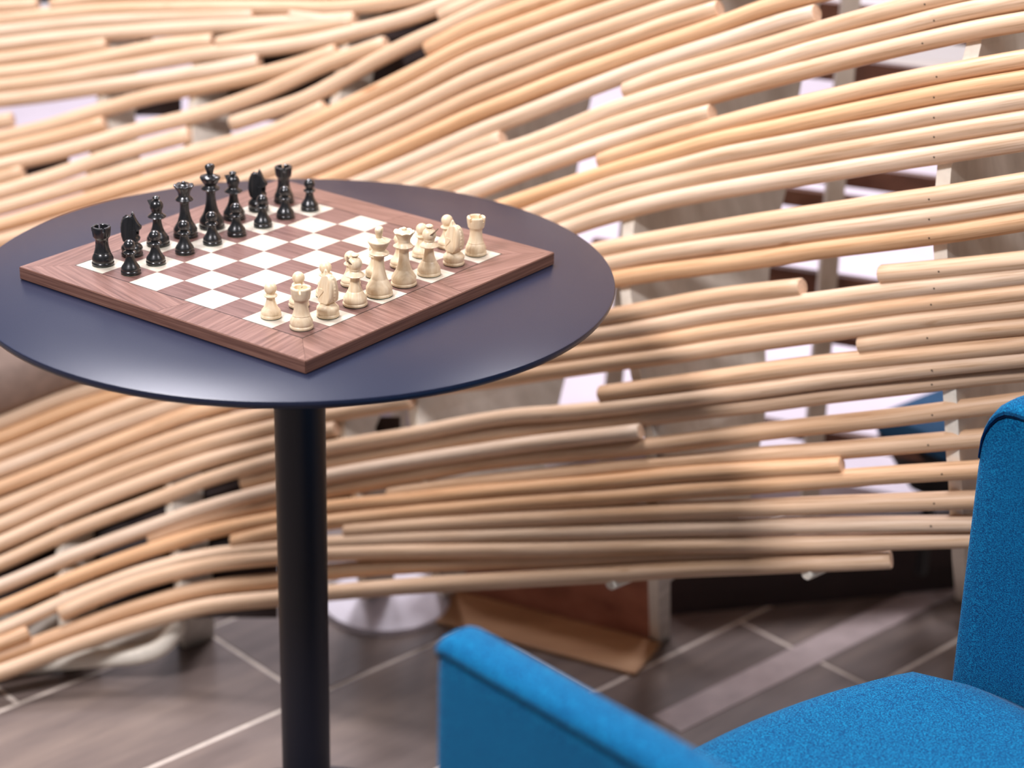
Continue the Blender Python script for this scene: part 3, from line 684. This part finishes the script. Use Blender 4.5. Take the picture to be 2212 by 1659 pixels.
def horse_mesh(name):
    """horse head and neck, facing +x; outline with a body that swells in the middle"""
    prof = [(-5.5, 15), (-8.6, 17.5), (-10.2, 23), (-10.5, 30), (-9.8, 36), (-8.0, 40.6), (-5.4, 43.4), (-2.6, 44.2), (0.4, 43.6), (1.6, 46.2), (2.6, 49.0), (4.0, 46.0), (4.6, 43.2), (6.4, 39.6), (8.8, 35.8), (11.4, 33.0), (11.4, 30.4), (8.8, 28.6), (5.2, 29.8), (1.4, 29.4), (0.6, 27.6), (2.4, 25.4), (6.4, 22.0), (8.9, 19.2), (8.4, 16.6), (6.4, 15)]
    def th(x, z):
        b = 7.0 if z < 20 else 7.0-(z-20)*0.105
        if z > 41: b = max(1.4, 4.8-(z-41)*0.5)
        if x > 6 and z > 30: b = 3.6
        return b
    # spine for pulling the outer layer inwards
    def pull(x, z, f):
        cx_ = -1.2 if z < 32 else (0.6 if z < 40 else -0.6); czz = z if z < 30 else 37.5+(z-37.5)*0.6
        if x > 4.5 and z > 28: cx_, czz = 4.0, 34.0
        return (cx_+(x-cx_)*f, czz+(z-czz)*f if z >= 30 else z)
    bm = bmesh.new(); layers = []
    for yf, pf in ((-1.0, .74), (-.9, .9), (-.55, .99), (0, 1.0), (.55, .99), (.9, .9), (1.0, .74)):
        ring = []
        for x, z in prof:
            px_, pz = pull(x, z, pf); ring.append(bm.verts.new((px_*mm, th(x, z)*yf*mm, pz*mm)))
        layers.append(ring)
    n = len(prof)
    for A, B in zip(layers, layers[1:]):
        for k in range(n): bm.faces.new((A[k], A[(k+1) % n], B[(k+1) % n], B[k])).smooth = True
    bm.faces.new(layers[0][::-1]); bm.faces.new(layers[-1])
    bmesh.ops.triangulate(bm, faces=[f for f in bm.faces if len(f.verts) > 4])
    bmesh.ops.recalc_face_normals(bm, faces=bm.faces[:])
    me = bpy.data.meshes.new(name); bm.to_mesh(me); bm.free(); return me
def mane_mesh(name):
    bm = bmesh.new()
    path = [(-6.6, 16.2), (-9.6, 20.0), (-10.8, 25.5), (-10.9, 31), (-9.9, 36.6), (-7.6, 41.6), (-3.6, 44.6)]
    cnt_ = 18; pts = []
    for i in range(cnt_+1):
        t = i/cnt_*(len(path)-1); k = min(int(t), len(path)-2); f = t-k
        pts.append((path[k][0]*(1-f)+path[k+1][0]*f, path[k][1]*(1-f)+path[k+1][1]*f))
    rings = []
    for i, (x, z) in enumerate(pts):
        pr = 0.3 if i % 2 else 0.0
        a, b = pts[max(i-1, 0)], pts[min(i+1, cnt_)]; tx, tz = b[0]-a[0], b[1]-a[1]; l = math.hypot(tx, tz); nx, nz_ = -tz/l, tx/l
        hw = 2.6*(1-0.4*i/cnt_); ring = []
        for s, o_ in ((-1, -3.2), (-.75, -.2), (0, .6), (.75, -.2), (1, -3.2)):
            ring.append(bm.verts.new(((x+nx*(o_+pr))*mm, s*hw*mm, (z+nz_*(o_+pr))*mm)))
        rings.append(ring)
    for A, B in zip(rings, rings[1:]):
        for k in range(4): bm.faces.new((A[k], A[k+1], B[k+1], B[k]))
        bm.faces.new((A[4], A[0], B[0], B[4]))
    bm.faces.new(rings[0]); bm.faces.new(rings[-1][::-1])
    bmesh.ops.recalc_face_normals(bm, faces=bm.faces[:])
    me = bpy.data.meshes.new(name); bm.to_mesh(me); bm.free(); return me
def dup_me(me, mat):
    m = me.copy(); m.materials.clear(); m.materials.append(mat); return m
def slit_mesh(name):
    bm = bmesh.new(); box(bm, (5.0*mm, 0, 47.0*mm), (7.6*mm, 13*mm, 1.0*mm), Matrix.Rotation(math.radians(-38), 3, 'Y'))
    me = bpy.data.meshes.new(name); bm.to_mesh(me); bm.free(); return me
LATHE = {'pawn': PAWN, 'rook': ROOK, 'bishop': BISH, 'queen': QUEEN, 'king': KING, 'knight': KBASE}
BR = {'pawn': 10.2, 'rook': 11.4, 'bishop': 12.3, 'queen': 13.2, 'king': 13.8, 'knight': 11.2}
extra = {'rook': [('battlement', battlement_mesh('battlement'))], 'queen': [('coronet', crown_mesh('coronet')), ('finial', lathe_mesh('finial', [(0, 57.4), (6.6, 57.6), (5.6, 58.8), (3.6, 59.6), (2.6, 60.0), (2.9, 61), (2.4, 62), (1.2, 62.7), (0, 62.9)], 24, None, mm))],
         'king': [('finial', finial_mesh('finial'))], 'knight': [('horse_head', horse_mesh('horse_head')), ('mane', mane_mesh('mane'))], 'bishop': [('slit', slit_mesh('slit'))], 'pawn': []}
KIT = {}
for kind, prof in LATHE.items():
    body = lathe_mesh('body', prof, 32, None, mm)
    felt = lathe_mesh('felt_pad', [(0, 0), (BR[kind], 0), (BR[kind], 0.8), (0, 0.8)], 32, M_FELT, mm)
    for cname, mat in (('black', M_BLK), ('ivory', M_IVO)):
        kit = [('body', dup_me(body, mat)), ('felt_pad', felt)]
        for nm, me in extra[kind]:
            kit.append((nm, dup_me(me, (M_SLIT if cname == 'ivory' else M_SLITB) if nm == 'slit' else mat)))
        KIT[(cname, kind)] = kit
def put(cname, kind, i, j, label, dx=0, dy=0, rz=0):
    """man on file i, rank j"""
    lx, ly = BX0+(i+.5)*S+dx*mm, BY0+(j+.5)*S+dy*mm
    t = tag(empty('chess_'+kind, (lx*cz-ly*sz, lx*sz+ly*cz, HT+TK), RZ+rz), label, 'chess '+kind, 'chess men on the board')
    for nm, me in KIT[(cname, kind)]: new_obj(nm, me, None, t)
order = ['rook', 'knight', 'bishop', 'queen', 'king', 'bishop', 'knight', 'rook']
worder = ['rook', 'knight', 'bishop', 'king', 'queen', 'bishop', 'knight', 'rook']
pr2 = random.Random(11)
for i in range(8):
    for cname, row, rank, prank in (('black', order, 7, 6), ('ivory', worder, 0, 1)):
        kind = row[i]; dark = ((i+rank) % 2 == 0); sq = 'brown' if dark else 'pale'
        if kind in ('king', 'queen'): lab = f'{cname} chess {kind} standing in the {cname} back row'; ref = f'the {cname} {kind}'
        elif kind == 'rook': lab = f'{cname} chess rook on the {sq} corner square of the board'; ref = f'the {cname} rook on the {sq} corner square'
        else: lab = f'{cname} chess {kind} on a {sq} square of the {cname} back row'; ref = f'the {cname} {kind} on the {sq} square'
        rz = {'knight': (math.pi/2 if cname == 'ivory' else -math.pi/2+.42)+pr2.uniform(-.12, .12), 'king': pr2.uniform(-.3, .3)+0.3}.get(kind, pr2.uniform(0, 6.28))
        if kind == 'bishop': rz = (2.3 if i == 2 else -1.2) if cname == 'ivory' else pr2.uniform(1, 2)
        put(cname, kind, i, rank, lab, pr2.uniform(-2, 2), pr2.uniform(-2, 2), rz)
        put(cname, 'pawn', i, prank, f'{cname} chess pawn in front of {ref}', pr2.uniform(-2.2, 2.2), pr2.uniform(-2.2, 2.2), pr2.uniform(0, 6.28))

# ------------------------------------------------------------------ blue tub armchair
fb = NT('blue_denim_weave'); fb.b.inputs['Roughness'].default_value = 0.9
fb.b.inputs['Sheen Weight'].default_value = 0.06; fb.b.inputs['Specular IOR Level'].default_value = 0.1
co = fb.n('ShaderNodeTexCoord')
nz = fb.n('ShaderNodeTexNoise', Scale=1.0, Detail=3.0, Roughness=0.7); mp = fb.n('ShaderNodeMapping'); mp.inputs['Scale'].default_value = (600, 600, 1100); fb.l(co.outputs['Object'], mp.inputs[0]); fb.l(mp.outputs[0], nz.inputs['Vector'])
nzb = fb.n('ShaderNodeTexNoise', Scale=7.0, Detail=3.0); fb.l(co.outputs['Object'], nzb.inputs['Vector'])
c1 = fb.ramp(nz.outputs[0], [(0.36, (0.000, 0.034, 0.115)), (0.5, (0.001, 0.095, 0.245)), (0.64, (0.006, 0.25, 0.46))])
c2 = fb.ramp(nzb.outputs[0], [(0.3, (0.86, 0.86, 0.88)), (0.7, (1, 1, 1))])
fb.l(fb.mix(1.0, c1, c2, 'MULTIPLY'), fb.b.inputs['Base Color']); fb.bump(nz.outputs[0], 0.35, 0.0006)
M_FAB = fb.m
M_SEAM = plain('dark_blue_seam', (0.002, 0.03, 0.09), 0.9)
M_LEG = plain('black_chair_leg', (0.012, 0.012, 0.014), 0.4)
ZA = 0.732
TI = onz(1010, 1336, ZA); FI = onz(2052, 1465, 0.41)
sd = (Vector((FI.x, FI.y, 0))-Vector((TI.x, TI.y, 0))); WIN = sd.length; sd.normalize(); fd = Vector((-sd.y, sd.x, 0))
if fd.dot(Vector((-1, 1, 0))) < 0: fd = -fd
mid = (Vector((TI.x, TI.y, 0))+Vector((FI.x, FI.y, 0)))/2
chair = tag(empty('tub_armchair', mid-fd*0.3, math.atan2(fd.y, fd.x)), 'bright blue denim tub armchair facing the round table', 'armchair')
# local frame: +x forward, +y to the chair's left (towards the camera)
HW = WIN/2; TH = 0.033; FX = 0.30
def shell_path(n_arc=10):
    pts = []; rc = 0.26; xb = FX-0.66; hw = HW+TH/2
    for i in range(15): pts.append((FX-(FX-xb-rc)*i/14, hw))
    for i in range(1, n_arc+1):
        a = math.pi/2*i/n_arc; pts.append((xb+rc-rc*math.sin(a), hw-rc+rc*math.cos(a)))
    for i in range(1, 6): pts.append((xb, (hw-rc)*(1-2*i/6)))
    for i in range(0, n_arc+1):
        a = math.pi/2*i/n_arc; pts.append((xb+rc-rc*math.cos(a), -(hw-rc)-rc*math.sin(a)))
    for i in range(1, 15): pts.append((xb+rc+(FX-xb-rc)*i/14, -hw))
    return pts
# refine near the ends so that the front corners round off
sp = shell_path()
dens = [0.0, 0.002, 0.005, 0.010, 0.017, 0.026, 0.038]
sp = [(FX-d, sp[0][1]) for d in dens]+sp[2:-2]+[(FX-d, sp[-1][1]) for d in dens[::-1]]
def sweep(name, section, mat, zfun):
    bm = bmesh.new(); prev = None; N = len(sp); first = None
    for i, p in enumerate(sp):
        a, b = sp[max(i-1, 0)], sp[min(i+1, N-1)]; t = Vector((b[0]-a[0], b[1]-a[1])).normalized(); nrm = Vector((-t.y, t.x))
        s = min(FX-p[0], 1.0) if (i < 12 or i > N-13) else 1.0
        near = i < N/2; zz = [zfun(s, q[1], near) for q in section]
        ring = [bm.verts.new((p[0]+nrm.x*q[0]*k_[1], p[1]+nrm.y*q[0]*k_[1], k_[0])) for q, k_ in zip(section, zz)]
        if prev:
            for k in range(len(ring)): bm.faces.new((prev[k], prev[(k+1) % len(ring)], ring[(k+1) % len(ring)], ring[k]))
        else: bm.faces.new(ring)
        prev = ring
    bm.faces.new(prev[::-1])
    return autosmooth(bm_obj(name, bm, mat, chair), 40)
def endround(s, z, near=False):
    r = 0.012 if near else 0.036; q = 0.0
    if s < r: q = 1-math.sqrt(max(0, 1-(1-s/r)**2))
    w_ = 1-0.30*q
    if z > 0.64: z = 0.62+(z-0.62)*(1-(0.10 if near else 0.60)*q)
    return z, w_
h = TH/2
zs = ZA-0.015
body_sec = [(-h, 0.16), (h, 0.16), (h, 0.30), (h, 0.45), (h, 0.58), (h, zs-0.02), (h-0.001, zs-0.004), (h-0.006, zs), (-h+0.006, zs), (-h+0.001, zs-0.004), (-h, zs-0.02), (-h, 0.58), (-h, 0.45), (-h, 0.30)]
sweep('shell', body_sec, M_FAB, endround)
cap_sec = [(h-0.006, zs), (h+0.003, zs+0.002), (h+0.0045, zs+0.006), (h+0.003, ZA-0.005), (h-0.004, ZA-0.001), (0, ZA), (-h+0.004, ZA-0.001), (-h-0.003, ZA-0.005), (-h-0.0045, zs+0.006), (-h-0.003, zs+0.002), (-h+0.006, zs)]
sweep('top_roll', cap_sec, M_FAB, endround)
seam_sec = [(h-0.0005, zs-0.0015), (h+0.0012, zs), (h-0.0005, zs+0.0025), (-h+0.0005, zs+0.0025), (-h-0.0012, zs), (-h+0.0005, zs-0.0015)]
sweep('seam', seam_sec, M_SEAM, endround)
# seat cushion with domed top and bulging front
bm = bmesh.new(); NU, NV = 28, 26; grid = []
for i in range(NU+1):
    u = -1+2*i/NU; row = []
    wy = (HW-0.002)*u
    fx = FX+0.085-0.05*abs(u)**2.2-0.045*max(0, abs(u)-0.86)/0.14
    side = 1-max(0, (abs(u)-0.80)/0.20)**2.4
    sec = []
    zt = 0.434+0.014*(1-u*u)-0.016*(1-side)
    for a in range(9):
        an = -math.pi/2+math.pi*a/8; sec.append((fx-0.06+0.06*math.cos(an), zt-0.065+0.065*math.sin(an)))
    for k in range(1, NV-7):
        f = k/(NV-8); x = fx-0.06-f*(0.62); sec.append((x, zt+0.016*math.sin(math.pi*min(1, f*1.1))*(1-u*u*.5)-0.03*f))
    row = [bm.verts.new((x, wy, z)) for x, z in sec]; grid.append(row)
for A, B in zip(grid, grid[1:]):
    for k in range(len(A)-1): bm.faces.new((A[k], A[k+1], B[k+1], B[k])).smooth = True
# underside and sides
b0 = [bm.verts.new((r[0].co.x, r[0].co.y, 0.27)) for r in grid]; b1 = [bm.verts.new((r[-1].co.x, r[-1].co.y, 0.27)) for r in grid]
for i in range(NU):
    bm.faces.new((b0[i], grid[i][0], grid[i+1][0], b0[i+1])); bm.faces.new((grid[i][-1], b1[i], b1[i+1], grid[i+1][-1])); bm.faces.new((b0[i], b0[i+1], b1[i+1], b1[i]))
bm.faces.new([b0[0]]+grid[0]+[b1[0]]); bm.faces.new(([b0[-1]]+grid[-1]+[b1[-1]])[::-1])
bm_obj('seat_cushion', bm, M_FAB, chair)
bm = bmesh.new(); box(bm, (FX-0.30, 0, 0.215), (0.58, 2*HW+0.01, 0.11)); bevel(bm, 0.012, 2); bm_obj('seat_base', bm, M_FAB, chair)
for sx in (FX-0.06, FX-0.56):
    for sy in (-1, 1):
        o = new_obj('leg', lathe_mesh('leg', [(0, 0), (0.011, 0), (0.012, 0.004), (0.018, 0.155), (0.018, 0.165), (0, 0.165)], 20, M_LEG), None, chair); o.location = (sx, sy*(HW-0.08), 0)

# ------------------------------------------------------------------ chair glimpsed through the rods
P2 = bp(1893, 897, 2.98); c2_ = P2+BDIR*0.19+SDIR*0.11
ch2 = tag(empty('lounge_chair', (c2_.x, c2_.y, 0.06), math.atan2(BDIR.y, BDIR.x)), 'low chair with blue seat on a black base glimpsed behind the rods', 'chair')
M_NAVY = plain('petrol_blue_fabric', (0.015, 0.075, 0.17), 0.9, noise=0.15, nscale=300)
zt2 = P2.z-0.06
def part2(name, c, s, mat, bev=0.006, taper=1.0):
    bm = bmesh.new(); box(bm, c, s)
    for v in bm.verts:
        if v.co.z < c[2]: v.co.x = c[0]+(v.co.x-c[0])*taper; v.co.y = c[1]+(v.co.y-c[1])*taper
    bevel(bm, bev, 2); return bm_obj(name, bm, mat, ch2)
part2('seat', (0, 0, zt2-0.012), (0.38, 0.22, 0.034), M_NAVY, 0.010)
part2('base', (0, 0, zt2-0.075), (0.376, 0.216, 0.092), M_LEG, 0.004, 0.72)
part2('backrest', (0.17, 0, zt2+0.10), (0.04, 0.22, 0.20), M_NAVY, 0.012)
for sx in (-0.11, 0.11):
    for sy in (-0.06, 0.06): part2('leg', (sx, sy, (zt2-0.115)/2), (0.014, 0.014, zt2-0.115), M_LEG, 0.002)

# pale strip painting a streak of reflected light on the floor by the armchair
ST = NT('pale_reflection_strip'); ST.b.inputs['Roughness'].default_value = 0.4
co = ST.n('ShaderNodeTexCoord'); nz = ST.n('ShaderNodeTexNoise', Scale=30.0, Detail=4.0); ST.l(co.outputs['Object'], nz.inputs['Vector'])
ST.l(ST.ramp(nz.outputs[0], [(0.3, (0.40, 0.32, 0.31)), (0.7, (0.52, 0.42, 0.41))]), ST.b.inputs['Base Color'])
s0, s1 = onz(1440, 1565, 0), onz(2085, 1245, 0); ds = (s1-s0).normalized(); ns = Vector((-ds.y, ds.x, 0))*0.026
strip = prism('floor_reflection_strip', [s0-ns, s1+ds*0.9-ns, s1+ds*0.9+ns, s0+ns], 0.0, 0.0012, ST.m, floor)
